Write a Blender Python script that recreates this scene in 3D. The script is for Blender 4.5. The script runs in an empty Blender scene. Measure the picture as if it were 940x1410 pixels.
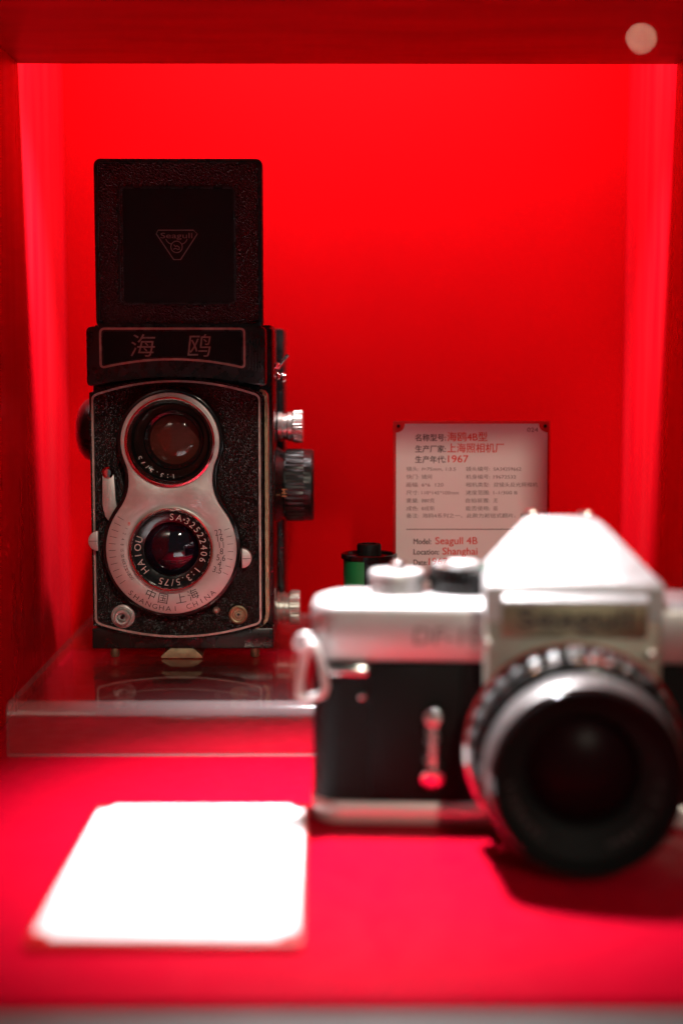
import bpy, bmesh, math, random
from mathutils import Vector, Matrix
R = math.radians
random.seed(7)
S = bpy.context.scene
COL = S.collection
MM = 0.001

# ---------------------------------------------------------------- camera, world, lights, exposure
cam_d = bpy.data.cameras.new('camera')
cam = bpy.data.objects.new('camera', cam_d); COL.objects.link(cam)
cam.location = (0, 0, 0.151)
PITCH = math.atan(205 / 2000); YAW = math.atan(10 / 2000 * math.cos(PITCH))
cam.rotation_euler = (math.pi / 2 - PITCH, 0, -YAW)
cam_d.sensor_fit = 'VERTICAL'; cam_d.sensor_height = 36; cam_d.sensor_width = 24
cam_d.lens = 2000 / 1410 * 36
cam_d.clip_start = 0.01; cam_d.clip_end = 50
cam_d.dof.use_dof = True
cam_d.dof.focus_distance = 0.630
cam_d.dof.aperture_fstop = 3.9
S.camera = cam

W = bpy.data.worlds.new('World'); S.world = W; W.use_nodes = True
W.node_tree.nodes['Background'].inputs[0].default_value = (0.95, 1.0, 0.98, 1)
W.node_tree.nodes['Background'].inputs[1].default_value = 0.06

def light(name, kind, loc, target, power, col=(1, 1, 1), **kw):
    l = bpy.data.lights.new(name, kind); l.energy = power; l.color = col
    for k, v in kw.items(): setattr(l, k, v)
    o = bpy.data.objects.new(name, l); COL.objects.link(o)
    o.location = Vector(loc) * MM
    o.rotation_euler = (Vector(target) - Vector(loc)).to_track_quat('-Z', 'Y').to_euler()
    return o
# recessed spot in the case's ceiling, above the cameras
light('ceiling_spot', 'SPOT', (2, 500, 276), (10, 462, 0), 17.0, (1, 0.96, 0.99), spot_size=R(64), spot_blend=1.0, shadow_soft_size=0.006)
# light strip hidden above the rear edge of the ceiling board
light('rear_strip', 'AREA', (6, 640, 388), (6, 672, 120), 1.75, (1, 0.97, 0.98), shape='RECTANGLE', size=0.26, size_y=0.012)
# warm lamp of the room in front of the open case
light('room_lamp', 'AREA', (560, -2150, 1410), (20, 650, 80), 29.0, (1, 0.89, 0.72), shape='DISK', size=0.10)

for sx, xw, ez, pw in ((-62, -138, 80, 19.0), (10, 150, 110, 8.5)):  # unseen spots added to brighten the side walls
    light('strip_end', 'SPOT', (sx, 637, 394), (xw, 684, ez), pw, (1, 0.95, 0.97), spot_size=R(34), spot_blend=0.9, shadow_soft_size=0.006)

S.view_settings.view_transform = 'Standard'; S.view_settings.look = 'None'
S.view_settings.exposure = 0; S.view_settings.gamma = 1; S.view_settings.use_curve_mapping = False
S.render.engine = 'CYCLES'
S.cycles.use_denoising = True
S.cycles.max_bounces = 10; S.cycles.transparent_max_bounces = 12
S.cycles.sample_clamp_indirect = 6
S.cycles.caustics_reflective = False; S.cycles.caustics_refractive = False

# ---------------------------------------------------------------- materials
def mat(name, col, rough=0.5, metal=0.0, spec=0.5, coat=0.0, bump=None, var=None, emit=None, stretch=(1, 1, 1), rvar=None):
    """bump=(kind, scale per mm, strength, distance mm); var=(scale per mm, amount); rvar=(scale per mm, amount)"""
    m = bpy.data.materials.new(name); m.use_nodes = True
    nt = m.node_tree; N = nt.nodes; L = nt.links; b = N['Principled BSDF']
    b.inputs['Base Color'].default_value = (*col, 1); b.inputs['Roughness'].default_value = rough
    b.inputs['Metallic'].default_value = metal; b.inputs['Specular IOR Level'].default_value = spec
    b.inputs['Coat Weight'].default_value = coat
    tc = N.new('ShaderNodeTexCoord'); mp = N.new('ShaderNodeMapping'); mp.inputs['Scale'].default_value = [1000 * s for s in stretch]
    L.new(tc.outputs['Object'], mp.inputs['Vector'])
    if var:
        n = N.new('ShaderNodeTexNoise'); n.inputs['Scale'].default_value = var[0]; n.inputs['Detail'].default_value = 6
        L.new(mp.outputs[0], n.inputs['Vector'])
        r = N.new('ShaderNodeMapRange'); r.inputs[1].default_value = 0.3; r.inputs[2].default_value = 0.7
        r.inputs[3].default_value = 1 - var[1]; r.inputs[4].default_value = 1 + var[1] * 0.6
        L.new(n.outputs[0], r.inputs[0])
        mx = N.new('ShaderNodeMix'); mx.data_type = 'RGBA'; mx.blend_type = 'MULTIPLY'; mx.inputs[0].default_value = 1
        mx.inputs[6].default_value = (*col, 1); L.new(r.outputs[0], mx.inputs[7]); L.new(mx.outputs[2], b.inputs['Base Color'])
    if rvar:
        n = N.new('ShaderNodeTexNoise'); n.inputs['Scale'].default_value = rvar[0]; n.inputs['Detail'].default_value = 5
        L.new(mp.outputs[0], n.inputs['Vector'])
        r = N.new('ShaderNodeMapRange'); r.inputs[1].default_value = 0.3; r.inputs[2].default_value = 0.7
        r.inputs[3].default_value = max(0.02, rough - rvar[1]); r.inputs[4].default_value = rough + rvar[1]
        L.new(n.outputs[0], r.inputs[0]); L.new(r.outputs[0], b.inputs['Roughness'])
    if bump:
        kind, sc, st, dist = bump
        if kind == 'pebble':
            t = N.new('ShaderNodeTexVoronoi'); t.inputs['Scale'].default_value = sc; t.inputs['Randomness'].default_value = 1
        else:
            t = N.new('ShaderNodeTexNoise'); t.inputs['Scale'].default_value = sc; t.inputs['Detail'].default_value = 5
        L.new(mp.outputs[0], t.inputs['Vector'])
        bp = N.new('ShaderNodeBump'); bp.inputs['Strength'].default_value = st; bp.inputs['Distance'].default_value = dist * MM
        L.new(t.outputs[0], bp.inputs['Height']); L.new(bp.outputs[0], b.inputs['Normal'])
    if emit:
        b.inputs['Emission Color'].default_value = (*emit[0], 1); b.inputs['Emission Strength'].default_value = emit[1]
    return m

RED = (0.58, 0.0012, 0.010)
M = {}
M['red_floor'] = mat('red_floor', (0.43, 0.0012, 0.015), 0.42, spec=0.03, bump=('noise', 0.9, 0.05, 0.2), var=(0.05, 0.06), rvar=(0.12, 0.08))
M['red_wall'] = mat('red_wall', (0.40, 0.0003, 0.0018), 0.6, spec=0.02, bump=('noise', 0.5, 0.04, 0.2), var=(0.02, 0.04))
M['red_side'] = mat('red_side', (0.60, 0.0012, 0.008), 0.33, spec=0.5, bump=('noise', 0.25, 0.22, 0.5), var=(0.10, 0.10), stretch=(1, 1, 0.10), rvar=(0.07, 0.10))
M['red_ceiling'] = mat('red_ceiling', (0.44, 0.001, 0.005), 0.5, spec=0.15, bump=('noise', 0.2, 0.15, 0.4), var=(0.05, 0.22), stretch=(0.3, 1, 1))
M['grey_ledge'] = mat('grey_ledge', (0.16, 0.16, 0.15), 0.5, var=(0.05, 0.08))
M['white_card'] = mat('white_card', (0.82, 0.81, 0.80), 0.55, var=(0.08, 0.02))
M['card_red'] = mat('card_red', (0.60, 0.012, 0.012), 0.4)
M['ink_dark'] = mat('ink_dark', (0.05, 0.04, 0.045), 0.6)
M['ink_grey'] = mat('ink_grey', (0.16, 0.13, 0.13), 0.6)
M['ink_red'] = mat('ink_red', (0.70, 0.035, 0.015), 0.6)
M['leatherette'] = mat('leatherette', (0.007, 0.007, 0.007), 0.20, spec=0.5, bump=('pebble', 1.25, 1.0, 0.7))
M['leather_fine'] = mat('leather_fine', (0.007, 0.006, 0.006), 0.40, spec=0.09, bump=('noise', 1.6, 0.8, 0.4))
M['black_paint'] = mat('black_paint', (0.008, 0.007, 0.007), 0.30, bump=('noise', 2.0, 0.10, 0.1), rvar=(0.2, 0.12))
M['black_gloss'] = mat('black_gloss', (0.006, 0.006, 0.006), 0.14, rvar=(0.3, 0.06))
M['black_matte'] = mat('black_matte', (0.006, 0.006, 0.006), 0.6, spec=0.2)
M['satin'] = mat('satin', (0.52, 0.50, 0.48), 0.42, 0.65, var=(0.25, 0.10), rvar=(0.5, 0.06))
M['satin_dark'] = mat('satin_dark', (0.36, 0.34, 0.28), 0.45, 0.75, rvar=(0.2, 0.05))
M['ring_dark'] = mat('ring_dark', (0.10, 0.10, 0.10), 0.35, 0.6)
M['knob_metal'] = mat('knob_metal', (0.74, 0.72, 0.66), 0.33, 0.8)
M['ring_bright'] = mat('ring_bright', (0.78, 0.77, 0.75), 0.30, 0.6)
M['ring_metal'] = mat('ring_metal', (0.26, 0.255, 0.25), 0.42, 0.85, rvar=(0.3, 0.05))
M['name_ink'] = mat('name_ink', (0.26, 0.15, 0.125), 0.5, 0.3, var=(0.6, 0.25))
M['chrome_soft'] = mat('chrome_soft', (0.80, 0.78, 0.77), 0.26, 1.0, rvar=(0.2, 0.05))
M['chrome'] = mat('chrome', (0.80, 0.79, 0.77), 0.16, 1.0, rvar=(0.4, 0.08))
M['satin_light'] = mat('satin_light', (0.56, 0.55, 0.54), 0.46, 0.75, rvar=(0.2, 0.05))
M['trim'] = mat('trim', (0.50, 0.40, 0.36), 0.42, 0.7, var=(0.3, 0.25))
M['copper'] = mat('copper', (0.42, 0.25, 0.21), 0.45, 0.4, var=(0.4, 0.2))
M['brass'] = mat('brass', (0.34, 0.27, 0.16), 0.42, 0.8, var=(0.25, 0.35))
M['ink_white'] = mat('ink_white', (0.52, 0.45, 0.42), 0.5)
M['ink_orange'] = mat('ink_orange', (0.70, 0.30, 0.12), 0.5)
M['engrave'] = mat('engrave', (0.035, 0.025, 0.025), 0.6)
M['faint_ink'] = mat('faint_ink', (0.22, 0.19, 0.18), 0.5, 0.4)
M['emblem'] = mat('emblem', (0.36, 0.22, 0.21), 0.35, 0.8)
M['glass_view'] = mat('glass_view', (0.10, 0.020, 0.014), 0.06, spec=0.4, coat=0.2)
M['glass_take'] = mat('glass_take', (0.006, 0.003, 0.008), 0.04, spec=0.6, coat=0.1)
M['glass_slr'] = mat('glass_slr', (0.010, 0.002, 0.003), 0.35, spec=0.05)
M['green'] = mat('green', (0.008, 0.30, 0.085), 0.35)
M['green_dial'] = mat('green_dial', (0.008, 0.07, 0.04), 0.4)
M['label_grey'] = mat('label_grey', (0.30, 0.24, 0.24), 0.4)
M['dial_white'] = mat('dial_white', (0.2, 0.2, 0.2), 0.5)
M['dial_orange'] = mat('dial_orange', (0.12, 0.05, 0.03), 0.5)
M['knob_black'] = mat('knob_black', (0.008, 0.008, 0.008), 0.30)
M['ring_letter'] = mat('ring_letter', (0.09, 0.08, 0.08), 0.5)
M['dial_grey'] = mat('dial_grey', (0.035, 0.035, 0.035), 0.4)
M['plate_dark'] = mat('plate_dark', (0.30, 0.26, 0.17), 0.42, 0.9, var=(0.2, 0.1))
M['tape'] = mat('tape', (0.6, 0.5, 0.5), 0.5)
M['lamp_bead'] = mat('lamp_bead', (0.8, 0.7, 0.6), 0.4, emit=((1, 0.58, 0.40), 22.0))  # glow of the added bead that imitates a glare spot

def acrylic(name, tint, extra=0.0, rough=0.02, diff=None):
    m = bpy.data.materials.new(name); m.use_nodes = True; nt = m.node_tree; N = nt.nodes; L = nt.links
    N.remove(N['Principled BSDF']); out = N['Material Output']
    t = N.new('ShaderNodeBsdfTransparent'); t.inputs[0].default_value = (*tint, 1)
    g = N.new('ShaderNodeBsdfGlossy'); g.inputs['Roughness'].default_value = rough
    lw = N.new('ShaderNodeLayerWeight'); lw.inputs[0].default_value = 0.5
    pw = N.new('ShaderNodeMath'); pw.operation = 'POWER'; pw.inputs[1].default_value = 5.0; L.new(lw.outputs['Facing'], pw.inputs[0])
    f = N.new('ShaderNodeMath'); f.operation = 'MULTIPLY_ADD'; f.inputs[1].default_value = 0.55; f.inputs[2].default_value = 0.045; L.new(pw.outputs[0], f.inputs[0])
    a = N.new('ShaderNodeMath'); a.operation = 'ADD'; a.inputs[1].default_value = extra; a.use_clamp = True
    L.new(f.outputs[0], a.inputs[0])
    mx = N.new('ShaderNodeMixShader'); L.new(a.outputs[0], mx.inputs[0]); L.new(t.outputs[0], mx.inputs[1]); L.new(g.outputs[0], mx.inputs[2])
    last = mx
    if diff:
        d = N.new('ShaderNodeBsdfDiffuse'); d.inputs[0].default_value = (0.8, 0.7, 0.7, 1)
        m2 = N.new('ShaderNodeMixShader'); m2.inputs[0].default_value = diff
        L.new(mx.outputs[0], m2.inputs[1]); L.new(d.outputs[0], m2.inputs[2]); last = m2
    L.new(last.outputs[0], out.inputs[0])
    return m
M['acrylic'] = acrylic('acrylic', (0.985, 0.98, 0.98), rough=0.07, diff=0.010)
M['acrylic_bend'] = acrylic('acrylic_bend', (0.93, 0.92, 0.92), extra=0.03, rough=0.12, diff=0.12)  # pale diffuse share paints in the whitish reflection along the bend
M['acrylic_edge'] = acrylic('acrylic_edge', (0.8, 0.75, 0.75), extra=0.08, rough=0.25, diff=0.15)

# ---------------------------------------------------------------- mesh helpers (millimetres in, metres out)
class B:
    def __init__(s): s.bm = bmesh.new()
    def _face(s, vs):
        try: return s.bm.faces.new(vs)
        except ValueError: return None
    def box(s, x0, x1, y0, y1, z0, z1, bev=0, seg=2):
        v = [s.bm.verts.new((x, y, z)) for x in (x0, x1) for y in (y0, y1) for z in (z0, z1)]
        fs = [s._face([v[i] for i in q]) for q in ((0, 1, 3, 2), (4, 6, 7, 5), (0, 4, 5, 1), (2, 3, 7, 6), (0, 2, 6, 4), (1, 5, 7, 3))]
        if bev:
            es = list({e for f in fs for e in f.edges})
            bmesh.ops.bevel(s.bm, geom=es, offset=bev, segments=seg, affect='EDGES', profile=0.5)
        return s
    def ring(s, pts): return [s.bm.verts.new(p) for p in pts]
    def loft(s, rings, cap0=True, cap1=True, closed=True):
        rv = [s.ring(r) for r in rings]
        n = len(rv[0])
        for a, b in zip(rv, rv[1:]):
            for i in range(n if closed else n - 1):
                s._face([a[i], a[(i + 1) % n], b[(i + 1) % n], b[i]])
        if cap0: s._face(rv[0][::-1])
        if cap1: s._face(rv[-1])
        return s
    def lathe(s, prof, c=(0, 0, 0), axis='Y', n=64, a0=0, a1=360, ribs=None):
        """prof = [(radius, along)], ribs = (count, depth, set of profile indices)"""
        full = abs(a1 - a0) >= 360
        k = n if full else n + 1
        rings = []
        for j, (r, h) in enumerate(prof):
            pts = []
            for i in range(k):
                a = R(a0 + (a1 - a0) * i / n)
                rr = r
                if ribs and j in ribs[2]:
                    ph = (i * ribs[0] / n) % 1.0
                    rr = r - (ribs[1] if ph >= 0.5 else 0)
                u, w = rr * math.cos(a), rr * math.sin(a)
                p = {'Y': (u, h, w), 'X': (h, u, w), 'Z': (u, w, h)}[axis]
                pts.append((p[0] + c[0], p[1] + c[1], p[2] + c[2]))
            rings.append(pts)
        s.loft(rings, cap0=False, cap1=False, closed=full)
        bmesh.ops.remove_doubles(s.bm, verts=s.bm.verts[:], dist=1e-4)
        return s
    def extrude(s, outer, y0, y1, holes=(), bev=0, axis='Y'):
        """flat outline in (x, z) with holes, made solid between y0 and y1"""
        bm = s.bm; es = []
        def loop(pts):
            vs = [bm.verts.new((p[0], y0, p[1])) for p in pts]
            return [bm.edges.new((vs[i], vs[(i + 1) % len(vs)])) for i in range(len(vs))]
        for lp in [outer] + list(holes): es += loop(lp)
        if holes:
            g = bmesh.ops.triangle_fill(bm, edges=es, use_beauty=True, use_dissolve=False)
            fs = [f for f in g['geom'] if isinstance(f, bmesh.types.BMFace)]
        else:
            fs = [bm.faces.new([e.verts[0] for e in es])]
        g = bmesh.ops.extrude_face_region(bm, geom=fs)
        nv = [v for v in g['geom'] if isinstance(v, bmesh.types.BMVert)]
        for v in nv: v.co.y = y1
        if bev:
            rim = [e for e in es if e.is_valid]
            bmesh.ops.bevel(bm, geom=rim, offset=bev, segments=2, affect='EDGES', profile=0.5)
        return s
    def tube(s, path, r, n=10, closed=False):
        P = [Vector(p) for p in path]; m = len(P); rings = []; up = None
        for i in range(m):
            t = (P[(i + 1) % m] - P[i - 1]) if closed else (P[min(i + 1, m - 1)] - P[max(i - 1, 0)])
            t.normalize()
            if up is None: up = t.orthogonal().normalized()
            up = (up - t * up.dot(t)).normalized(); sd = t.cross(up)
            rr = r[i] if isinstance(r, (list, tuple)) else r
            rings.append([P[i] + (up * math.cos(2 * math.pi * k / n) + sd * math.sin(2 * math.pi * k / n)) * rr for k in range(n)])
        if closed: rings.append(rings[0])
        s.loft(rings, cap0=not closed, cap1=not closed)
        if closed: bmesh.ops.remove_doubles(s.bm, verts=s.bm.verts[:], dist=1e-4)
        return s
    def ribbon(s, pts, w, y0, y1, closed=True):
        """raised line of width w along pts (x, z)"""
        n = len(pts); L, Rr = [], []
        for i in range(n):
            p = Vector(pts[i])
            if closed: a, b = Vector(pts[i - 1]), Vector(pts[(i + 1) % n])
            else: a, b = Vector(pts[max(0, i - 1)]), Vector(pts[min(n - 1, i + 1)])
            t = (b - a).normalized(); nn = Vector((-t.y, t.x))
            L.append(p + nn * w / 2); Rr.append(p - nn * w / 2)
        rings = [[(l.x, y1, l.y), (l.x, y0, l.y), (r.x, y0, r.y), (r.x, y1, r.y)] for l, r in zip(L, Rr)]
        if closed: rings.append(rings[0])
        s.loft(rings, cap0=not closed, cap1=not closed)
        return s
    def geo(s, verts, faces, f):
        vs = [s.bm.verts.new(f(*v)) for v in verts]
        for q in faces: s._face([vs[i] for i in q])
        return s
    def obj(s, name, material, parent=None, smooth=40, recalc=True):
        if recalc: bmesh.ops.recalc_face_normals(s.bm, faces=s.bm.faces[:])
        for v in s.bm.verts: v.co = v.co * MM
        me = bpy.data.meshes.new(name); s.bm.to_mesh(me); s.bm.free()
        for m_ in (material if isinstance(material, (list, tuple)) else [material]): me.materials.append(M[m_])
        if smooth:
            for p in me.polygons: p.use_smooth = True
            me.set_sharp_from_angle(angle=R(smooth))
        o = bpy.data.objects.new(name, me); COL.objects.link(o)
        if parent: o.parent = parent
        return o

def empty(name, loc, label, cat, rz=0, group=None):
    o = bpy.data.objects.new(name, None); COL.objects.link(o)
    o.empty_display_size = 0.01
    o.location = Vector(loc) * MM; o.rotation_euler = (0, 0, R(rz)); o['label'] = label; o['category'] = cat
    if group: o['group'] = group
    return o
def structure(o, label=None):
    o['kind'] = 'structure'
    if label: o['label'] = label
    return o

_tc = {}
def glyphs(txt, bold=0.0):
    k = (txt, bold)
    if k not in _tc:
        cu = bpy.data.curves.new('t', 'FONT'); cu.body = txt; cu.size = 1; cu.resolution_u = 3; cu.offset = bold
        o = bpy.data.objects.new('t', cu); COL.objects.link(o)
        dg = bpy.context.evaluated_depsgraph_get(); dg.update()
        me = bpy.data.meshes.new_from_object(o.evaluated_get(dg))
        vs = [tuple(v.co) for v in me.vertices]; fs = [tuple(p.vertices) for p in me.polygons]
        bpy.data.objects.remove(o); bpy.data.curves.remove(cu); bpy.data.meshes.remove(me)
        w = (min([v[0] for v in vs] or [0]), max([v[0] for v in vs] or [0]))
        _tc[k] = (vs, fs, w)
    return _tc[k]
def text_flat(b, txt, x, z, y, h, width=None, align='L', bold=0.0, shear=0.0, sx=1.0):
    """h = font size in mm; x, z = start of baseline; fitted to width when given"""
    vs, fs, (w0, w1) = glyphs(txt, bold)
    s = h * sx if width is None else width / max(1e-6, (w1 - w0))
    off = -w0 if align == 'L' else -(w0 + w1) / 2
    return b.geo(vs, fs, lambda u, v, q: (x + (u + off) * s + v * h * shear, y, z + v * h))
def text_ring(b, txt, c, r, a0, step, y, h, inward=False, sx=1.0, bold=0.0):
    """letters round a centre c=(x, z), clockwise from top by a0 degrees, tops outward (or tops inward, reading left to right below)"""
    for i, ch in enumerate(txt):
        if ch == ' ': continue
        vs, fs, (w0, w1) = glyphs(ch, bold)
        a = R(a0 + i * step)
        def f(u, v, q):
            du, dv = (u - (w0 + w1) / 2) * h * sx, v * h
            if not inward:
                return (c[0] + (r + dv) * math.sin(a) + du * math.cos(a), y, c[1] + (r + dv) * math.cos(a) - du * math.sin(a))
            return (c[0] + (r - dv) * math.sin(a) + du * math.cos(a), y, c[1] - (r - dv) * math.cos(a) + du * math.sin(a))
        b.geo(vs, fs, f)
    return b
def circle(c, r, n=48, a0=0, a1=360):
    full = abs(a1 - a0) >= 360
    return [(c[0] + r * math.cos(R(a0 + (a1 - a0) * i / n)), c[1] + r * math.sin(R(a0 + (a1 - a0) * i / n))) for i in range(n if full else n + 1)]
def rrect(x0, x1, z0, z1, r, n=6):
    p = []
    for cx, cz, a in ((x1 - r, z1 - r, 0), (x0 + r, z1 - r, 90), (x0 + r, z0 + r, 180), (x1 - r, z0 + r, 270)):
        p += circle((cx, cz), r, n, a, a + 90)
    return p

# ================================================================= THE SETTING
XL, XR, YB, Y1, ZC = -138, 150, 757, 651, 281
structure(B().box(XL - 15, XR + 15, 331, YB + 8, -15, 0).obj('floor', 'red_floor', smooth=0))
structure(B().box(XL - 15, XR + 15, 250, 329.5, -15, -1.0, bev=2).obj('front_ledge', 'grey_ledge'))
structure(B().box(XL - 15, XR + 15, YB, YB + 8, 0.5, 410).obj('wall_back', 'red_wall', smooth=0))
structure(B().box(XL - 15, XL, 300, YB - 0.5, 0.5, 410).obj('wall_left', 'red_side', smooth=0))
structure(B().box(XR, XR + 15, 300, YB - 0.5, 0.5, 410).obj('wall_right', 'red_side', smooth=0))
cl = structure(B().box(XL + 0.3, XR - 0.3, 300, Y1, ZC, ZC + 9).obj('ceiling', 'red_ceiling', smooth=0))
B().box(XL + 0.5, XR - 0.5, 600, 609, ZC + 9.5, 401).obj('light_box_front', 'red_ceiling', cl, smooth=0)
B().box(XL + 0.5, XR - 0.5, 600, YB - 0.6, 401.5, 410).obj('light_box_lid', 'red_ceiling', cl, smooth=0)

# added glowing bead on a thin stalk, standing in for a glare spot
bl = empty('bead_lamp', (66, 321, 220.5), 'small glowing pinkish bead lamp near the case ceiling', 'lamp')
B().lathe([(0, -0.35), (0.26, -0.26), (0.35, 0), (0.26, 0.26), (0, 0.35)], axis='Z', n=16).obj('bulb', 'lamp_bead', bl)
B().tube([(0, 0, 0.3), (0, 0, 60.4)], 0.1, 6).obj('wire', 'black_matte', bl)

# ================================================================= ACRYLIC RISER
def riser():
    t = 3.0; ro = 5.5; Yf, Yr, zt, x0, x1 = 548.5, 752, 20.6, -126, 128
    outer = [(Yf, 0.1)] + [(Yf + ro - ro * math.cos(R(a)), zt - ro + ro * math.sin(R(a))) for a in range(0, 91, 9)] + [(Yr, zt)]
    ri = ro - t
    inner = [(Yr, zt - t)] + [(Yf + ro - ri * math.cos(R(a)), zt - ro + ri * math.sin(R(a))) for a in range(90, -1, -9)] + [(Yf + t, 0.1)]
    prof = outer + inner
    b = B(); bm = b.bm
    L = [bm.verts.new((x0, y, z)) for y, z in prof]; Rv = [bm.verts.new((x1, y, z)) for y, z in prof]
    n = len(prof); no = len(outer)
    for i in range(n):
        f = bm.faces.new([L[i], L[(i + 1) % n], Rv[(i + 1) % n], Rv[i]])
        f.material_index = 1 if i in (no - 1, n - 1) else 2 if 2 <= i <= 10 else 0
    for i in range(no - 1):   # cut ends, as quads between the outer and inner line
        for V in (L, Rv):
            f = bm.faces.new([V[i], V[i + 1], V[n - 2 - i], V[n - 1 - i]]); f.material_index = 1
    o = b.obj('display_riser', ['acrylic', 'acrylic_edge', 'acrylic_bend'], smooth=30)
    o['label'] = 'low clear acrylic riser with rounded front bend under the twin lens camera'; o['category'] = 'riser'
riser()

# ================================================================= CARDS
def plate(w, h, r, border, n=8):
    """white panel outline inside w x h with hollowed corners"""
    x0, x1, z0, z1 = border, w - border, border, h - border
    p = []
    for cx, cz, a in ((x1, z1, 270), (x0, z1, 360), (x0, z0, 450), (x1, z0, 540)):
        p += [(cx + r * math.cos(R(a - 90 * i / n)), cz + r * math.sin(R(a - 90 * i / n))) for i in range(n + 1)]
    return p
def card(root, w, h, text=False, corner=4.0, border=1.3):
    B().box(0, w, 0, 2.4, 0, h, bev=0.3).obj('backing', 'card_red', root)
    B().extrude(plate(w, h, corner, border), 0.02, -0.5, bev=0).obj('face', 'white_card', root, smooth=0)
    for x in (2.3, w - 2.3):
        for z in (2.3, h - 2.3):
            B().lathe([(0, -0.75), (0.55, -0.7), (0.8, -0.35), (0.8, 0.01)], (x, 0, z), n=12).obj('pin', 'black_matte', root)
# the blank card lying on the floor of the case (in perspective overexposed)
fc = empty('floor_card', (-80, 361.5, 2.5), 'blank bright white card with red border lying flat on red floor', 'card')
fc.rotation_euler = (R(-90), 0, 0)
card(fc, 71.5, 117, corner=5)
# the caption card standing behind the film can
ic = empty('caption_card', (26.9, 657.5, 20.7), 'printed caption card with red border standing behind film canister', 'card')
ic.rotation_euler = (R(-3), 0, 0)
CW, CH = 71.5, 104.2
card(ic, CW, CH, corner=4.0)
B().box(CW / 2 - 12, CW / 2 + 12, 2.5, 20, 0, 1.5).box(CW / 2 - 12, CW / 2 + 12, 2.5, 4, 1.6, 40).obj('stand', 'card_red', ic)
def cp(px, py):   # photograph drawing -> card millimetres
    return ((px - 543) / 216 * CW, CH - (py - 581) * 0.331)
for t, px, py, wpx, h, mt in (('名称型号:', 573, 608, 42, 3.5, 0), ('生产厂家:', 573, 623.5, 42, 3.5, 0), ('生产年代:', 573, 638, 42, 3.5, 0),
        ('Model:', 571, 751, 24, 3.6, 0), ('Location:', 571, 765.5, 35, 3.6, 0), ('Date:', 571, 780, 19, 3.6, 0),
        ('海鸥4B型', 617, 608, 55, 4.6, 1), ('上海照相机厂', 617, 623.5, 78, 4.6, 1), ('1967', 618, 638, 28, 4.6, 1),
        ('Seagull 4B', 601, 751, 58, 4.6, 1), ('Shanghai', 611, 765.5, 48, 4.6, 1), ('1967', 592, 780, 26, 4.6, 1)):
    x, z = cp(px, py)
    b = B()
    for d in ((0, 0), (0.12, 0), (0.06, 0.09)):     # a slightly bold print
        text_flat(b, t, x + d[0], z + d[1], -0.56 - d[1] * 0.1 - d[0] * 0.05, h, width=wpx * CW / 216)
    b.obj('red_lettering' if mt else 'heading_lettering', 'ink_red' if mt else 'ink_dark', ic, smooth=0)
b = B()
rows = [('镜头:', 'f=75mm, 1:3.5', 47, '镜头编号:', 'SA34259662', 38), ('快门:', '镜间', 14, '机身编号:', '19672532', 31),
        ('画幅:', '6*6  120', 30, '相机类型:', '双镜头反光照相机', 61), ('尺寸:', '110*145*100mm', 51, '速度范围:', '1-1/300 B', 33),
        ('重量:', '880克', 18, '自拍装置:', '无', 6), ('成色:', '8成新', 18, '能否使用:', '能', 6)]
for i, (a, c, wc, d, e, we) in enumerate(rows):
    py = 649.5 + i * 10.9
    for t, px, wpx in ((a, 561, 17), (c, 582, wc), (d, 643, 33), (e, 681, we)):
        x, z = cp(px, py); text_flat(b, t, x, z, -0.56, 2.2, width=wpx * CW / 216)
x, z = cp(561, 714); text_flat(b, '备注:', x, z, -0.56, 2.2, width=17 * CW / 216)
x, z = cp(583, 714); text_flat(b, '海鸥4系列之一、此款为前钮式翻片、左窗', x, z, -0.56, 2.2, width=150 * CW / 216)
x, z = cp(727, 596); text_flat(b, '024', x, z, -0.56, 2.8, width=15 * CW / 216)
b.obj('small_lettering', 'ink_grey', ic, smooth=0)
x, z = cp(561, 731)
B().box(x, CW - x, -0.56, -0.5, z, z + 0.35).obj('rule', 'ink_dark', ic, smooth=0)

# ================================================================= FILM CANISTER
fcn = empty('film_canister', (15.5, 643, 20.7), 'small black and green film canister standing between the two cameras', 'film canister')
B().lathe([(11.3, 1.2), (11.3, 44.0)], axis='Z', n=48).obj('shell', 'black_gloss', fcn)
for z0 in (0.0, 43.4):
    B().lathe([(8, z0 + 0.5), (11.6, z0), (12.5, z0 + 0.4), (12.5, z0 + 2.2), (11.9, z0 + 2.6), (11.0, z0 + 2.3), (10.6, z0 + 1.4), (6, z0 + 1.4)], axis='Z', n=48).obj('end_cap', 'black_gloss', fcn)
B().lathe([(5.4, 44.5), (5.4, 49.6), (5.0, 50.2), (3.4, 50.3), (3.2, 48.5), (0, 48.5)], axis='Z', n=36, ribs=(18, 0.25, {0, 1})).obj('spool', 'black_matte', fcn)
B().lathe([(11.42, 1.8), (11.42, 43.2)], axis='Z', n=24, a0=176, a1=258).obj('green_label', 'green', fcn)
B().lathe([(11.42, 1.8), (11.42, 38)], axis='Z', n=10, a0=272, a1=292).obj('grey_label', 'label_grey', fcn)
B().lathe([(11.46, 30), (11.46, 36)], axis='Z', n=4, a0=193, a1=198).obj('label_mark', 'ink_white', fcn)

# ================================================================= TWIN LENS REFLEX
tlr = empty('twin_lens_camera', (-67, 633, 20.7), 'black twin lens reflex camera with raised viewing hood on acrylic riser', 'camera')
def T(px, py, dy=0.0):
    s = (633 + dy) / 633; t = py - 500
    k = 0.3099 + (py - 218) * 1.684e-5
    return ((px - 460) * k * s + 67, 130.4 - t * (0.3129 + 1.55e-5 * t) * s)
FT = 4.3
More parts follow.
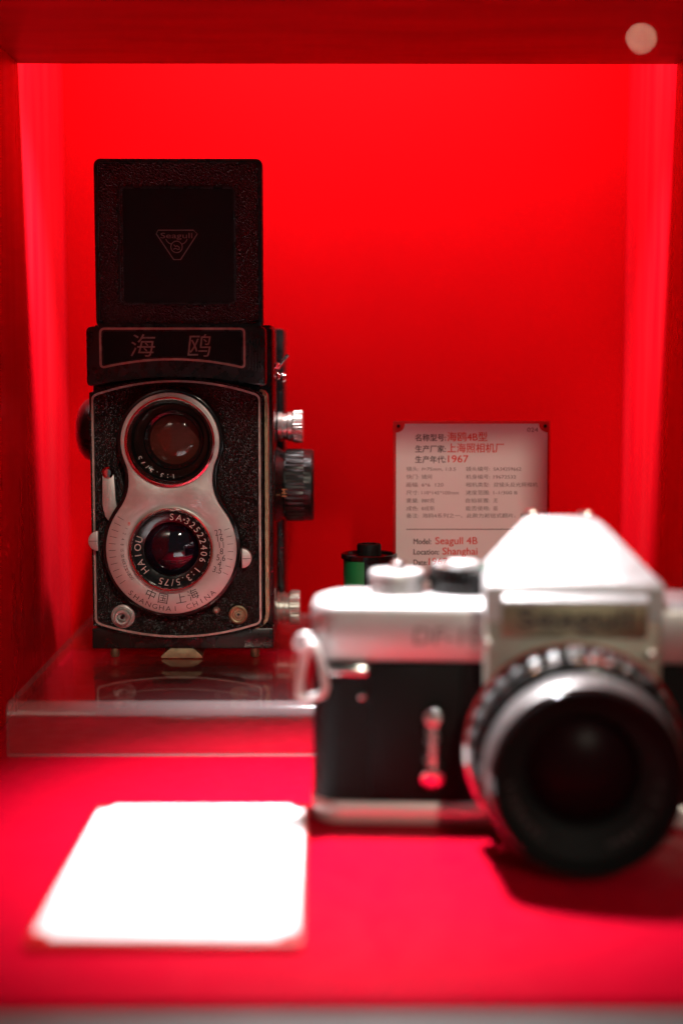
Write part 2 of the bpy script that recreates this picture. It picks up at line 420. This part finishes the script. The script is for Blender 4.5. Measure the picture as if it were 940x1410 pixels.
# main body
bo = B().box(-40, 40, 13, 98, FT, 146, bev=1.6).obj('body', 'black_paint', tlr)
B().box(39, 43.2, 58, 97, FT + 4, 146.5, bev=1.2).obj('side_cover', 'black_paint', bo)
B().box(-40.1, 40.1, 2, 13.5, FT, FT + 9.2, bev=0.6).obj('base_plate', 'black_paint', tlr)
# lens board: black slab with arched top and bottom
def arch(x0, x1, zt_side, zt_mid, zb_side, zb_mid, n=16, rc=0.0):
    p = []
    for i in range(n + 1):
        u = -1 + 2 * i / n; x = x0 + (x1 - x0) * i / n
        p.append((x, zb_mid + (zb_side - zb_mid) * u * u))
    for i in range(n + 1):
        u = 1 - 2 * i / n; x = x1 + (x0 - x1) * i / n
        p.append((x, zt_mid + (zt_side - zt_mid) * u * u))
    return p
VC = T(234, 609, -10); TC = T(236, 757, -10)
vh = circle(VC, 18.2, 48); th = circle(TC, 17.4, 48)
xa, _ = T(126, 700); xb, _ = T(362, 700)
zt_s = T(0, 541)[1]; zt_m = T(0, 521)[1]; zb_s = T(0, 862)[1]; zb_m = T(0, 881)[1]
board = arch(xa, xb, zt_s, zt_m, zb_s, zb_m)
lb = B().extrude(board, 0, 13.2, holes=[vh, th]).obj('lens_board', 'leatherette', tlr, smooth=30)
# raised trim line round the front
def inset_arch(d, n=18):
    return arch(xa + d, xb - d, zt_s - d, zt_m - d, zb_s + d, zb_m + d, n)
def round_corners(p, r=2.2, ang=40):
    out = []; n = len(p)
    for i in range(n):
        a, q, c = Vector(p[i - 1]), Vector(p[i]), Vector(p[(i + 1) % n])
        if (q - a).length < 1e-6: continue
        if (q - a).angle(c - q, 0) > R(ang):
            u, v = q + (a - q).normalized() * r, q + (c - q).normalized() * r
            for k in range(6):
                t = k / 5; out.append(tuple(u * (1 - t) ** 2 + q * 2 * t * (1 - t) + v * t * t))
        else: out.append(tuple(q))
    return out
B().ribbon(round_corners(inset_arch(1.3)), 0.9, -0.45, 0.1).obj('trim_line', 'trim', lb)
xs = xb + 1.6
side = [(xs - 3.0, zt_s + 0.6), (xs - 1.2, zt_s + 0.1), (xs - 0.2, zt_s - 1.2), (xs, zt_s - 3), (xs, zb_s + 5), (xs - 0.4, zb_s + 2.2), (xs - 2, zb_s + 0.4), (xs - 5.5, zb_s - 1.2)]
B().ribbon(side, 1.5, 1.2, 13, closed=False).obj('side_trim', 'brass', lb)
# black figure-eight housing and silver face plate
def eight(d):
    R1, R2, rf = 21.2 + d, 28.2 + d, 21 - d
    c1, c2 = Vector(VC), Vector(TC); D = (c1 - c2).length
    ax = (c1 - c2).normalized(); px = Vector((ax.y, -ax.x))      # px points to the right
    a, c = R1 + rf, R2 + rf
    u = (c * c - a * a + D * D) / (2 * D); w = math.sqrt(max(0, c * c - u * u))
    pts = []
    fr, fl = c2 + ax * u + px * w, c2 + ax * u - px * w
    def arc(cen, r, p0, p1, ccw, n):
        a0 = math.atan2(p0.y - cen.y, p0.x - cen.x); a1 = math.atan2(p1.y - cen.y, p1.x - cen.x)
        if ccw:
            while a1 < a0: a1 += 2 * math.pi
        else:
            while a1 > a0: a1 -= 2 * math.pi
        return [(cen.x + r * math.cos(a0 + (a1 - a0) * i / n), cen.y + r * math.sin(a0 + (a1 - a0) * i / n)) for i in range(n)]
    tr1 = c1 + (fr - c1).normalized() * R1; tr2 = c2 + (fr - c2).normalized() * R2
    tl1 = c1 + (fl - c1).normalized() * R1; tl2 = c2 + (fl - c2).normalized() * R2
    pts += arc(c1, R1, tr1, tl1, True, 40)
    pts += arc(fl, rf, tl1, tl2, False, 10)
    pts += arc(c2, R2, tl2, tr2, True, 48)
    pts += arc(fr, rf, tr2, tr1, False, 10)
    return pts
sh = B().extrude(eight(1.7), -8.6, 0.2, holes=[vh, th], bev=0.7).obj('shutter_housing', 'black_gloss', tlr, smooth=35)
fp = B().extrude(eight(0.0), -10.0, -8.2, holes=[vh, th], bev=0.35).obj('face_plate', 'satin', tlr, smooth=35)
# viewing lens
vl = B().lathe([(19.6, -9.9), (19.4, -11.2), (18.6, -11.6), (17.9, -11.0), (17.4, -9.0), (17.4, -8.0), (18.15, -8.0), (18.15, -9.9), (19.6, -9.9)], (VC[0], 0, VC[1])).obj('viewing_lens', 'chrome', tlr)
B().lathe([(17.8, -9.6), (17.0, -9.2), (15.6, -6.0), (13.2, 3.0), (12.8, 6.0), (11.6, 6.6), (11.2, 8.0), (10.6, 11.5)], (VC[0], 0, VC[1])).obj('barrel', 'black_gloss', vl)
B().lathe([(0, 7.3), (3, 7.4), (6, 7.8), (8.5, 8.4), (10.9, 9.2)], (VC[0], 0, VC[1])).obj('glass', 'glass_view', vl)
b = B(); text_ring(b, '1:3.5/75', VC, 14.2, 176, 9.5, -6.6, 3.3); b.obj('lettering', 'ink_white', vl, smooth=0)
# taking lens
tl = B().lathe([(18.7, -9.9), (18.4, -12.4), (17.6, -13.2), (16.9, -12.6), (16.6, -11.4), (16.6, -9.0), (17.35, -9.0), (17.35, -9.9), (18.7, -9.9)], (TC[0], 0, TC[1])).obj('taking_lens', 'chrome', tlr)
B().lathe([(17.0, -10.8), (16.4, -10.9), (11.9, -9.6), (11.6, -8.6), (11.4, -5.0)], (TC[0], 0, TC[1])).obj('name_ring', 'black_gloss', tl)
B().lathe([(0, -9.0), (3, -8.85), (6, -8.3), (9, -7.3), (11.5, -6.0)], (TC[0], 0, TC[1])).obj('glass', 'glass_take', tl)
b = B()
text_ring(b, 'SA', TC, 12.9, 2, 13, -11.2, 4.0); text_ring(b, '32522406', TC, 12.9, 30, 11.2, -11.2, 4.0)
text_ring(b, '1:3.5/75', TC, 12.9, 128, 10.0, -11.2, 4.2); text_ring(b, 'HAIOU', TC, 12.9, 232, 14, -11.2, 4.2)
text_ring(b, '■', TC, 13.9, 24, 10, -11.2, 1.0)
b.obj('lettering', 'ink_white', tl, smooth=0)
# engraved scales on the face plate
b = B()
for i, t in enumerate(('22', '16', '11', '8', '5.6', '4', '3.5')):
    a = R(20 - i * 7.4)
    r0 = 21.7
    vs, fs, (w0, w1) = glyphs(t)
    ca, sa = math.cos(a * 0.6), math.sin(a * 0.6)
    cx, cz = TC[0] + r0 * math.cos(a), TC[1] + r0 * math.sin(a)
    b.geo(vs, fs, lambda u, v, q: (cx + ((u - (w0 + w1) / 2) * 3.4 * ca - (v - 0.35) * 3.8 * sa), -10.06, cz + ((u - (w0 + w1) / 2) * 3.4 * sa + (v - 0.35) * 3.8 * ca)))
    u = Vector((math.cos(a), math.sin(a))); p = Vector(TC)
    b.ribbon([tuple(p + u * 24.4), tuple(p + u * 26.8)], 0.22, -10.06, -9.98, closed=False)
for i, t in enumerate(('B', '1', '2', '4', '8', '15', '30', '60', '125', '250', '300')):
    a = R(148 + i * 6.6)
    u = Vector((math.cos(a), math.sin(a))); p = Vector(TC)
    b.ribbon([tuple(p + u * 24.0), tuple(p + u * 27.0)], 0.22, -10.06, -9.98, closed=False)
    if t != 'B':
        vs, fs, (w0, w1) = glyphs(t)
        c0 = p + u * 21.2
        n2 = Vector((-u.y, u.x)); s_ = 1.5 + 0.6 * (i > 6)
        b.geo(vs, fs, lambda uu, v, q: ((c0 - u * 0 + (-u) * (v - 0.35) * 2.2 * 0.9 + n2 * (uu - (w0 + w1) / 2) * s_).x, -10.06, (c0 + (-u) * (v - 0.35) * 2.0 + n2 * (uu - (w0 + w1) / 2) * s_).y))
for i, t in enumerate('中国上海'):
    text_ring(b, t, TC, 23.6, (-25, -10, 10, 25)[i], 0, -10.06, 5.0, inward=True)
text_ring(b, 'SHANGHAI CHINA', TC, 27.0, -43, 6.6, -10.06, 3.1, inward=True, sx=1.15)
b.obj('engraved_lettering', 'engrave', fp, smooth=0)
b = B(); a = R(148); c0 = Vector(TC) + Vector((math.cos(a), math.sin(a))) * 21.2
text_flat(b, 'B', c0.x, c0.y - 0.8, -10.06, 2.2, align='C'); b.obj('red_mark', 'ink_red', fp, smooth=0)
# half-round setting tabs left and right
def half_tab(px, py, left):
    c = T(px, py, -5); r = 4.3
    pts = circle(c, r, 24, 90, 270) if left else circle(c, r, 24, -90, 90)
    o = B().extrude(pts, -6.6, -3.6, bev=0.4).obj('setting_tab', 'satin_light', tlr)
    x = c[0] + (-r * 0.5 if left else r * 0.5)
    B().box(x - r * 0.42, x + r * 0.42, -6.64, -6.5, c[1] - 0.12, c[1] + 0.12).obj('slot', 'engrave', o, smooth=0)
    return o
half_tab(136, 745, True); half_tab(333, 769, False)
# shutter lever on the left
c0 = T(149, 651, -4); c1 = T(155, 722, -4)
lv = B().extrude([(c0[0] - 2.4, c0[1] - 1), (c0[0] - 2.7, c0[1] - 14), (c0[0] - 1.6, c0[1] - 19), (c1[0] - 0.6, c1[1]), (c1[0] + 2.6, c1[1] + 4), (c0[0] + 3.2, c0[1] - 12), (c0[0] + 2.5, c0[1] - 1)], -4.2, -2.6, bev=0.3).obj('shutter_lever', 'satin', tlr)
B().lathe([(0, -6.0), (1.6, -5.8), (2.5, -4.8), (2.6, -0.2)], (c0[0], 0, c0[1]), n=24).obj('pivot_screw', 'chrome', lv)
# flash socket, screws
c = T(170, 849)
fsok = B().lathe([(5.2, 0.1), (5.2, -1.0), (4.4, -1.4), (3.6, -1.2), (3.5, -3.8), (3.0, -4.2), (2.2, -4.1), (2.0, -0.5), (0, -0.5)], (c[0], 0, c[1]), n=32).obj('flash_socket', 'satin', tlr)
B().lathe([(0, -3.6), (0.8, -3.5), (0.9, -0.4)], (c[0], 0, c[1]), n=12).obj('socket_pin', 'black_gloss', fsok)
c = T(328, 847)
sc = B().lathe([(4.1, 0.1), (4.1, -0.9), (3.5, -1.2), (3.0, -0.8), (2.6, -0.8), (2.2, -1.2), (1.6, -1.2), (1.2, -0.6), (0, -0.6)], (c[0], 0, c[1]), n=32).obj('round_port', 'brass', tlr)
B().lathe([(0, -1.5), (0.6, -1.4), (0.8, -0.5)], (c[0], 0, c[1]), n=6).obj('port_centre', 'black_gloss', sc)
c = T(298, 841)
B().lathe([(0, -1.8), (1.0, -1.5), (1.5, -0.8), (1.6, 0.1)], (c[0], 0, c[1]), n=20).obj('small_screw', 'copper', tlr)
# name plate
zA = T(0, 450)[1]; zB = T(0, 519)[1]; zBs = T(0, 533)[1]
x0, _ = T(119.5, 480); x1, _ = T(366, 480)
np_o = arch(x0, x1, zA, zA, zBs, zB, 18)
nb = B().extrude(round_corners(np_o, 2.5), -1.6, 14, bev=0.9).obj('name_plate', 'black_paint', tlr, smooth=35)
p0 = T(139, 453); p1 = T(337, 498); pm = T(238, 495)
fr = arch(p0[0], p1[0], p0[1], p0[1], T(0, 507)[1], pm[1], 16)
B().ribbon(round_corners(fr, 2.0), 0.95, -2.0, -1.5).obj('name_frame', 'copper', nb)
inner = arch(p0[0] + 1.2, p1[0] - 1.2, p0[1] - 1.2, p0[1] - 1.2, T(0, 507)[1] + 1.2, pm[1] + 1.2, 16)
B().extrude(round_corners(inner, 1.5), -1.72, -1.5).obj('name_panel', 'leather_fine', nb)
b = B()
x, z = T(180, 489); text_flat(b, '海', x, z, -1.9, 10.6, shear=0.12, width=10.4)
x, z = T(259, 489); text_flat(b, '鸥', x, z, -1.9, 10.6, shear=0.12, width=9.6)
b.obj('name_lettering', 'name_ink', nb, smooth=0)
for i in range(5):
    px = 343.5 + i * 4.2
    xr, z0 = T(px, 524 + i * 0.6); _, z1 = T(px, 453 + 0.4 * i * i)
    B().box(xr - 0.42, xr + 0.42, -2.1, -1.4, z0 + 4.5, z1 - 1.0, bev=0.25).obj('grip_rib', 'black_paint', nb)
# hood
hx0, hz1 = T(128, 218); hx1, _ = T(361, 218); hz0 = T(0, 452)[1]
hd = B().extrude(rrect(hx0, hx1, hz0, hz1, 2.6), 1.0, 7, bev=1.0).obj('viewing_hood', 'black_paint', tlr, smooth=40)
q0 = T(133, 223); q1 = T(356, 446)
B().extrude(rrect(q0[0], q1[0], q1[1], q0[1], 2.0), 0.8, 1.6, holes=[rrect(T(164, 0)[0] + 0, T(322, 0)[0], T(0, 417)[1], T(0, 259)[1], 1.6)]).obj('hood_cover', 'leatherette', hd, smooth=30)
q0 = T(163, 258); q1 = T(323, 418)
B().ribbon(rrect(q0[0], q1[0], q1[1], q0[1], 2.2), 0.7, 0.35, 1.4).obj('window_rim', 'black_paint', hd)
B().extrude(rrect(q0[0] + 0.2, q1[0] - 0.2, q1[1] + 0.2, q0[1] - 0.2, 2.0), 0.95, 1.5).obj('hood_window', 'black_matte', hd)
B().ribbon(rrect(hx0 + 1.0, hx1 - 1.0, hz0 + 1.0, hz1 - 1.0, 2.2), 1.6, 0.3, 1.4).obj('hood_lip', 'black_paint', hd)
for s_ in (-1, 1):
    x = hx1 - 7 if s_ > 0 else hx0 + 5
    fl_ = B().extrude([(7.2, hz0), (62, hz0), (62, hz0 + 30), (7.2, hz1 - 4)], x, x + 1.6).obj('hood_flap', 'black_matte', hd, smooth=0)
    me = fl_.data
    for v in me.vertices: v.co = Vector((v.co.y, v.co.x, v.co.z))
    me.flip_normals()
B().box(hx0 + 5, hx1 - 5, 62.2, 64, hz0, hz0 + 34).obj('hood_back', 'black_matte', hd)
B().box(-39, 39, 14.5, 97, 145.5, hz0 + 0.4, bev=1.5).obj('hood_base', 'black_paint', tlr)
# emblem on the hood
def E_(px, py): return T(px, py)
tri = [E_(*q) for q in ((217.5, 317), (266, 317), (271.5, 322), (248.5, 357.5), (239, 357.5), (215, 322))]
em = B().ribbon(tri, 0.42, 0.6, 0.97).obj('emblem', 'emblem', hd)
b = B(); x, z = E_(221, 328); text_flat(b, 'Seagull', x, z, 0.9, 3.3, width=13.6); b.obj('emblem_lettering', 'emblem', em, smooth=0)
c = E_(243, 340)
b = B().ribbon(circle(c, 2.45, 28), 0.36, 0.6, 0.97)
for s_ in (-1, 1):
    b.ribbon([(c[0] + s_ * q[0], c[1] + q[1]) for q in ((2.4, 1.2), (3.3, 1.6), (4.1, 2.4), (4.6, 3.3))], 0.34, 0.6, 0.97, closed=False)
b.ribbon([(c[0] - 1.2, c[1] + 0.9), (c[0] - 0.4, c[1] + 0.1), (c[0] + 0.2, c[1] + 0.5), (c[0] + 1.3, c[1] - 0.3)], 0.4, 0.6, 0.97, closed=False)
b.ribbon([(c[0] - 1.4, c[1] - 1.0), (c[0] - 0.4, c[1] - 0.6), (c[0] + 0.5, c[1] - 1.1), (c[0] + 1.4, c[1] - 0.8)], 0.34, 0.6, 0.97, closed=False)
b.obj('emblem_gull', 'emblem', em)
# right side: knobs.  At 60 mm behind the front a pixel is about 0.345 mm
def side(px, py, dy): return T(px, py, dy)
def knob(name, px0, px1, py, dy, r, prof, material, ribs=None, n=72, par=tlr):
    xA, z = side(px0, py, dy); xB, _ = side(px1, py, dy)
    P = [(r * a, xA + (xB - xA) * h) for a, h in prof]
    return B().lathe(P, (0, dy, z), axis='X', n=n, ribs=ribs).obj(name, material, par, smooth=22)
fk = knob('focus_knob', 394, 432, 668, 48, 17.0, [(0.80, -0.05), (0.98, 0.0), (1.0, 0.08), (1.0, 0.62), (0.985, 0.66), (0.985, 0.92), (0.95, 1.0), (0.0, 1.0)], 'knob_black', ribs=(40, 0.35, {2, 3}), n=160)
knob('distance_scale', 372, 396, 668, 48, 17.0, [(1.18, 0.0), (1.12, 0.2), (0.92, 0.85), (0.92, 1.0)], 'black_paint', par=fk)
b = B(); xx, zz = side(383, 686, 30)
vs, fs, (w0, w1) = glyphs('1M')
b.geo(vs, fs, lambda u, v, q: (xx + 1.0 - v * 3.4 + 3.0, 29.2, zz + (u) * 3.4)); b.geo(*glyphs('|')[:2], lambda u, v, q: (xx - v * 2.0 + 0.6, 29.2, zz + 1.2 + u * 2.6))
b.obj('scale_lettering', 'ink_orange', fk, smooth=0)
k1 = knob('film_knob', 386, 417, 588, 52, 7.6, [(0.9, -0.1), (0.9, 0.08), (0.8, 0.12), (0.8, 0.3), (0.9, 0.34), (0.9, 0.52), (0.98, 0.58), (1.0, 0.64), (1.0, 0.96), (0.92, 1.0), (0, 1.0)], 'knob_metal', ribs=(32, 0.3, {7, 8}), n=128)
k2 = knob('film_knob', 378, 413, 837, 52, 8.2, [(0.95, 0.0), (0.95, 0.16), (0.85, 0.2), (0.85, 0.32), (0.92, 0.34), (0.92, 0.4), (0.84, 0.43), (0.84, 0.55), (0.98, 0.60), (1.0, 0.66), (1.0, 0.97), (0.95, 1.0), (0, 1.0)], 'knob_metal', ribs=(36, 0.3, {9, 10}), n=144)
# left side: domed round cover
xz = side(118, 592, 45)
B().lathe([(15.2, 0), (15.0, -5.5), (13.6, -8.6), (10.5, -11.2), (6, -12.6), (0, -13)], (-39.8, 45, xz[1]), axis='X', n=48).obj('crank_cover', 'black_paint', tlr)
# strap catch and small pins near the top right
x, z = side(378, 502, 30)
lg = B().tube([(x - 2, 30, z - 1.0), (x + 1.8, 30, z - 1.5), (x + 3.2, 30, z + 0.4), (x + 6.2, 30, z + 4.2)], [1.1, 1.1, 1.0, 0.9], 10).obj('strap_catch', 'chrome', tlr)
B().lathe([(0, -1.4), (1.2, -1.0), (1.7, 0), (1.2, 1.0), (0, 1.4)], (x + 1.0, 29, z - 0.3), axis='Z', n=16).obj('catch_head', 'chrome', lg)
x, z = side(378, 518, 30)
B().lathe([(0, 2.6), (1.4, 2.2), (1.8, 1.2), (1.2, 0.6), (1.2, -3)], (x + 0.2, 30, z), axis='X', n=16).obj('side_screw', 'chrome', tlr)
x, z = side(390, 520, 45)
B().lathe([(0, 5.4), (1.9, 5.0), (2.3, 3.8), (1.8, 2.8), (1.2, 2.0), (1.2, -6)], (x - 4, 45, z), axis='X', n=20).obj('side_button', 'chrome', tlr)
# feet and tripod plate
for px in (156, 350):
    x, _ = T(px, 900)
    for y in (6, 88):
        B().lathe([(1.7, 0.0), (2.1, 0.5), (2.1, FT + 0.3)], (x, y, 0), axis='Z', n=20).obj('foot', 'brass', tlr)
xa_, _ = T(222, 905); xb_, _ = T(278, 905)
B().loft([[(xa_, 1, 0.3), (xb_, 1, 0.3), (xb_, 24, 0.3), (xa_, 24, 0.3)], [(xa_, 1, 1.2), (xb_, 1, 1.2), (xb_, 24, 1.2), (xa_, 24, 1.2)],
          [(xa_ + 2.6, 1.4, 3.4), (xb_ - 2.6, 1.4, 3.4), (xb_ - 2.6, 24, 3.4), (xa_ + 2.6, 24, 3.4)], [(xa_ + 4, 1.6, FT + 0.2), (xb_ - 4, 1.6, FT + 0.2), (xb_ - 4, 24, FT + 0.2), (xa_ + 4, 24, FT + 0.2)]]).obj('tripod_plate', 'brass', tlr, smooth=20)

# ================================================================= SINGLE LENS REFLEX
slr = empty('reflex_camera', (75.3, 460, 0), 'silver and black single lens reflex camera standing on red floor', 'camera', rz=-3.0)
XL_, XR_ = -83.5, 66.0; DEP = 31
def stadium(x0, x1, y0, y1, r, n=8):
    p = []
    for cx, cy, a in ((x1 - r, y1 - r, 0), (x0 + r, y1 - r, 90), (x0 + r, y0 + r, 180), (x1 - r, y0 + r, 270)):
        p += circle((cx, cy), r, n, a, a + 90)
    return p
def slab(d, z): return [(x, y, z) for x, y in stadium(XL_ + d, XR_ - d, d, DEP - d, 10)]
B().loft([slab(1.6, 0.0), slab(0.4, 0.5), slab(0, 1.6), slab(0, 7.6), slab(0.5, 8.2)]).obj('base_plate', 'ring_bright', slr, smooth=50)
lbody = B().loft([slab(0.5, 8.25), slab(0.5, 54.8)]).obj('body', 'leather_fine', slr, smooth=50)
tp = B().loft([slab(0.5, 54.9), slab(0, 55.4), slab(0, 71.2), slab(0.5, 72.6), slab(1.4, 73.4), slab(3, 73.8), slab(4, 74.6), slab(5.0, 74.9)]).obj('top_plate', 'satin_light', slr, smooth=50)
# raised front leather panel and the narrow bright ledge beside it
B().box(-64, -34, -1.0, 4, 8.6, 54.4, bev=0.8).obj('front_panel', 'leather_fine', slr)
B().box(-80, -64.5, -2.6, 6, 50.6, 53.4, bev=0.6).obj('ledge', 'chrome', slr)
B().lathe([(0, -1.4), (1.0, -1.2), (1.3, -0.3), (1.3, 1)], (-66.5, 0, 43.5), n=16).obj('stud', 'chrome', slr)
b = B(); text_flat(b, 'DF-102', -50, 60.6, -0.06, 8.0, width=26, shear=0.1, bold=0.01); b.obj('model_lettering', 'faint_ink', tp, smooth=0)
# strap lug and ring
B().lathe([(3.4, 1.5), (3.4, -1.2), (2.6, -2.2), (0, -2.4)], (XL_ + 0.6, 6, 60), axis='X', n=24).obj('strap_lug', 'chrome', slr)
lug = B().tube([(XL_ - 1.5 + 3.2 * math.sin(R(a)) , 3.0 - 2.2 * math.cos(R(a)), 60 + 3.2 * math.cos(R(a) )) for a in range(0, 360, 24)], 1.1, 8, closed=True).obj('lug_loop', 'satin_light', slr)
rp = [(-82.4, -2.4, 61.2), (-81.2, -2.8, 60.4), (-79.2, -3.0, 54), (-78.0, -3.0, 47), (-78.8, -2.8, 44.6), (-81.5, -2.4, 43.4), (-85.0, -2.0, 43.0), (-86.6, -1.8, 43.6), (-86.8, -1.8, 46), (-85.6, -2.0, 54), (-84.2, -2.2, 60.2)]
B().tube(rp, 1.45, 10, closed=True).obj('strap_ring', 'ring_bright', slr)
# self timer lever
tmr = B().lathe([(0, -5.2), (2.6, -5.0), (3.3, -4.2), (3.4, 0)], (-43.5, 0, 37.2), n=28).obj('self_timer', 'chrome', slr)
B().loft([[(-45.2, -4.8, 38), (-41.8, -4.8, 38), (-41.4, -3.0, 38), (-45.6, -3.0, 38)], [(-44.6, -5.4, 28), (-42.4, -5.4, 28), (-41.0, -2.6, 28), (-46.0, -2.6, 28)], [(-45.0, -5.6, 19), (-42.0, -5.6, 19), (-40.6, -2.8, 19), (-46.4, -2.8, 19)]]).obj('lever_arm', 'chrome_soft', tmr)
tip = B().lathe([(0, -2.9), (2.8, -2.7), (3.7, -2.2), (3.9, -1.2), (3.9, 0.6)], (0, 0, 0), n=28).obj('lever_tip', 'chrome', tmr)
tip.location = Vector((-43.5, -4.2, 18.2)) * MM; tip.rotation_euler = (R(14), 0, 0)
# advance hub and shutter dial
ad = B().lathe([(8.9, 74.6), (8.9, 77.2), (8.4, 77.6), (8.9, 78.0), (9.2, 81.2), (8.6, 82.2), (5, 82.6), (0, 82.8)], (-55.5, 17.5, 0), axis='Z', n=64).obj('advance_hub', 'satin_light', slr)
B().lathe([(2.6, 82.4), (2.6, 84.6), (1.8, 85.4), (0, 85.5)], (-55.0, 17.5, 0), axis='Z', n=24).obj('shutter_button', 'chrome', ad)
B().tube([(-47, 18, 79.6), (-45.6, 22, 79.6), (-45.4, 27, 79.4)], [1.6, 1.6, 1.3], 8).obj('advance_lever', 'chrome', ad)
sd = B().lathe([(11.0, 74.6), (11.2, 76.5), (10.7, 77.2), (11.2, 78.0), (11.3, 82.6), (10.7, 83.4), (9.8, 83.6), (0, 83.6)], (-33.5, 20, 0), axis='Z', n=144, ribs=(36, 0.4, {3, 4})).obj('shutter_dial', 'black_gloss', slr)
B().lathe([(10.4, 83.62), (10.2, 83.9), (5.2, 83.9)], (-33.5, 20, 0), axis='Z', n=64).obj('dial_face', 'dial_grey', sd)
B().lathe([(5.4, 83.9), (5.2, 84.9), (4.6, 85.3), (0, 85.4)], (-33.5, 20, 0), axis='Z', n=48).obj('dial_cap', 'satin_light', sd)
for a0, a1, mt in ((-50, 5, 'green_dial'), (200, 228, 'dial_orange'), (150, 195, 'dial_white'), (238, 262, 'dial_white')):
    B().lathe([(9.8, 83.98), (6.4, 83.98)], (-33.5, 20, 0), axis='Z', n=10, a0=a0, a1=a1).obj('dial_mark', mt, sd, smooth=0)
B().lathe([(2.0, 74.6), (2.0, 77.4), (1.4, 78), (0, 78)], (-18.5, 12, 0), axis='Z', n=20).obj('dial_stud', 'chrome', slr)
# mirror housing and prism
B().box(-27.4, 27.4, -14, 3, 10, 74, bev=2.0).obj('mirror_housing', 'satin_dark', slr)
def pr(w, y, z): return [(-w, y[0], z), (w, y[0], z), (w, y[1], z), (-w, y[1], z)]
ph = B().loft([pr(27.6, (-14.6, 30), 71.0), pr(27.6, (-14.8, 30), 81.6), pr(27.0, (-14.0, 30), 82.8), pr(12.4, (15, 31), 98.6), pr(10.6, (17.5, 31), 99.4), pr(9.5, (19.5, 30), 99.6)]).obj('prism_housing', 'satin_light', slr, smooth=25)
fp2 = B().box(-22.6, 22.6, -16.2, -14.0, 66.2, 77.4, bev=0.8).obj('name_panel', 'plate_dark', ph)
B().loft([[(-22.2, -14.9, 80.2), (22.2, -14.9, 80.2), (22.2, -14.9, 76.8), (-22.2, -14.9, 76.8)], [(-22.2, -17.2, 78.0), (22.2, -17.2, 78.0), (22.2, -17.2, 76.8), (-22.2, -17.2, 76.8)]]).obj('panel_ridge', 'satin_light', ph, smooth=30)
b = B(); text_flat(b, 'Seagull', -17.5, 69.6, -16.26, 8.6, width=35, bold=0.012); b.obj('name_lettering', 'engrave', ph, smooth=0)
for x, z in ((-27.0, 64.2), (23.5, 61.0)):
    B().lathe([(0, -17.0), (1.3, -16.4), (1.6, -15.2), (1.6, -13)], (x, 0, z), n=18).obj('housing_screw', 'chrome', slr)
for x in (-10.2, 8.2):
    B().box(x - 2.2, x + 2.2, 27, 33, 98.6, 101.4, bev=1.0).obj('shoe_prong', 'chrome', ph)
# lens
LZ = 31.0; c = (0, 0, LZ)
lens = B().lathe([(31, -14), (33.5, -14.2), (34.0, -15.2), (34.0, -17.4), (33.0, -18.2)], c, n=96).obj('lens', 'chrome', slr)
rg = B().lathe([(31, -18), (32.6, -18.2), (32.8, -19), (32.8, -25), (32.0, -26)], c, n=192, ribs=(32, 1.3, {1, 2, 3})).obj('aperture_ring', 'ring_dark', lens)
fr_ = B().lathe([(31.0, -26), (31.4, -26.4), (31.4, -33.6), (30.8, -34.2), (30.2, -34.4)] + [q for k in range(4) for q in ((30.3, -34.6 - k * 1.6), (30.3, -35.6 - k * 1.6), (29.7, -35.7 - k * 1.6), (29.7, -36.1 - k * 1.6))] + [(29.6, -41)], c, n=96).obj('focus_ring', 'black_gloss', lens)
B().lathe([(29.0, -41), (29.3, -41.6), (29.3, -47), (28.6, -51.2), (28.2, -51.8)], c, n=96).obj('filter_rim', 'ring_metal', lens)
B().lathe([(28.3, -51.7), (28.2, -53.8), (27.6, -55.0), (27.0, -55.4), (26.6, -54.6)], c, n=96).obj('front_bezel', 'black_gloss', lens)
B().lathe([(27.0, -54.8), (26.2, -54.0), (25.8, -49.0), (24.4, -47.5), (18.5, -43.0), (17.0, -41.5), (16.6, -36)], c, n=96).obj('front_barrel', 'black_matte', lens)
B().lathe([(0, -42.6), (5, -42.2), (10, -40.8), (14, -38.8), (17.0, -36.2)], c, n=64).obj('front_glass', 'glass_slr', lens)
def ring_marks(name, chars, r, y, size, a0, step, material, par):
    b = B()
    for i, ch in enumerate(chars):
        if ch == ' ': continue
        vs, fs, (w0, w1) = glyphs(ch, 0.03)
        def f(u, v, q):
            a = R(a0 + i * step) + (u - (w0 + w1) / 2) * size / r
            return (r * math.sin(a), y + v * size - size, LZ + r * math.cos(a))
        b.geo(vs, fs, f)
    return b.obj(name, material, par, smooth=0)
ring_marks('aperture_lettering', '16 11 8 5.6 4 2.8 2', 32.95, -19.4, 4.4, -4, 5.2, 'ink_white', rg)
ring_marks('distance_lettering', '1.2 1.5 2 3 5', 31.55, -27.0, 4.6, -24, 5.0, 'ink_white', fr_)
ring_marks('red_mark', '|4|', 31.55, -27.0, 4.6, 5, 5.5, 'ink_red', fr_)
ring_marks('feet_lettering', '4  5  7', 31.55, -31.2, 2.6, -26, 8.5, 'ink_orange', fr_)
b = B(); text_ring(b, '1:2 f=58mm', (0, LZ), 21.0, 95, 7, -46.6, 2.9); text_ring(b, 'SEAGULL', (0, LZ), 21.0, 215, 8, -46.6, 2.9)
b.obj('front_lettering', 'ring_letter', lens, smooth=0)
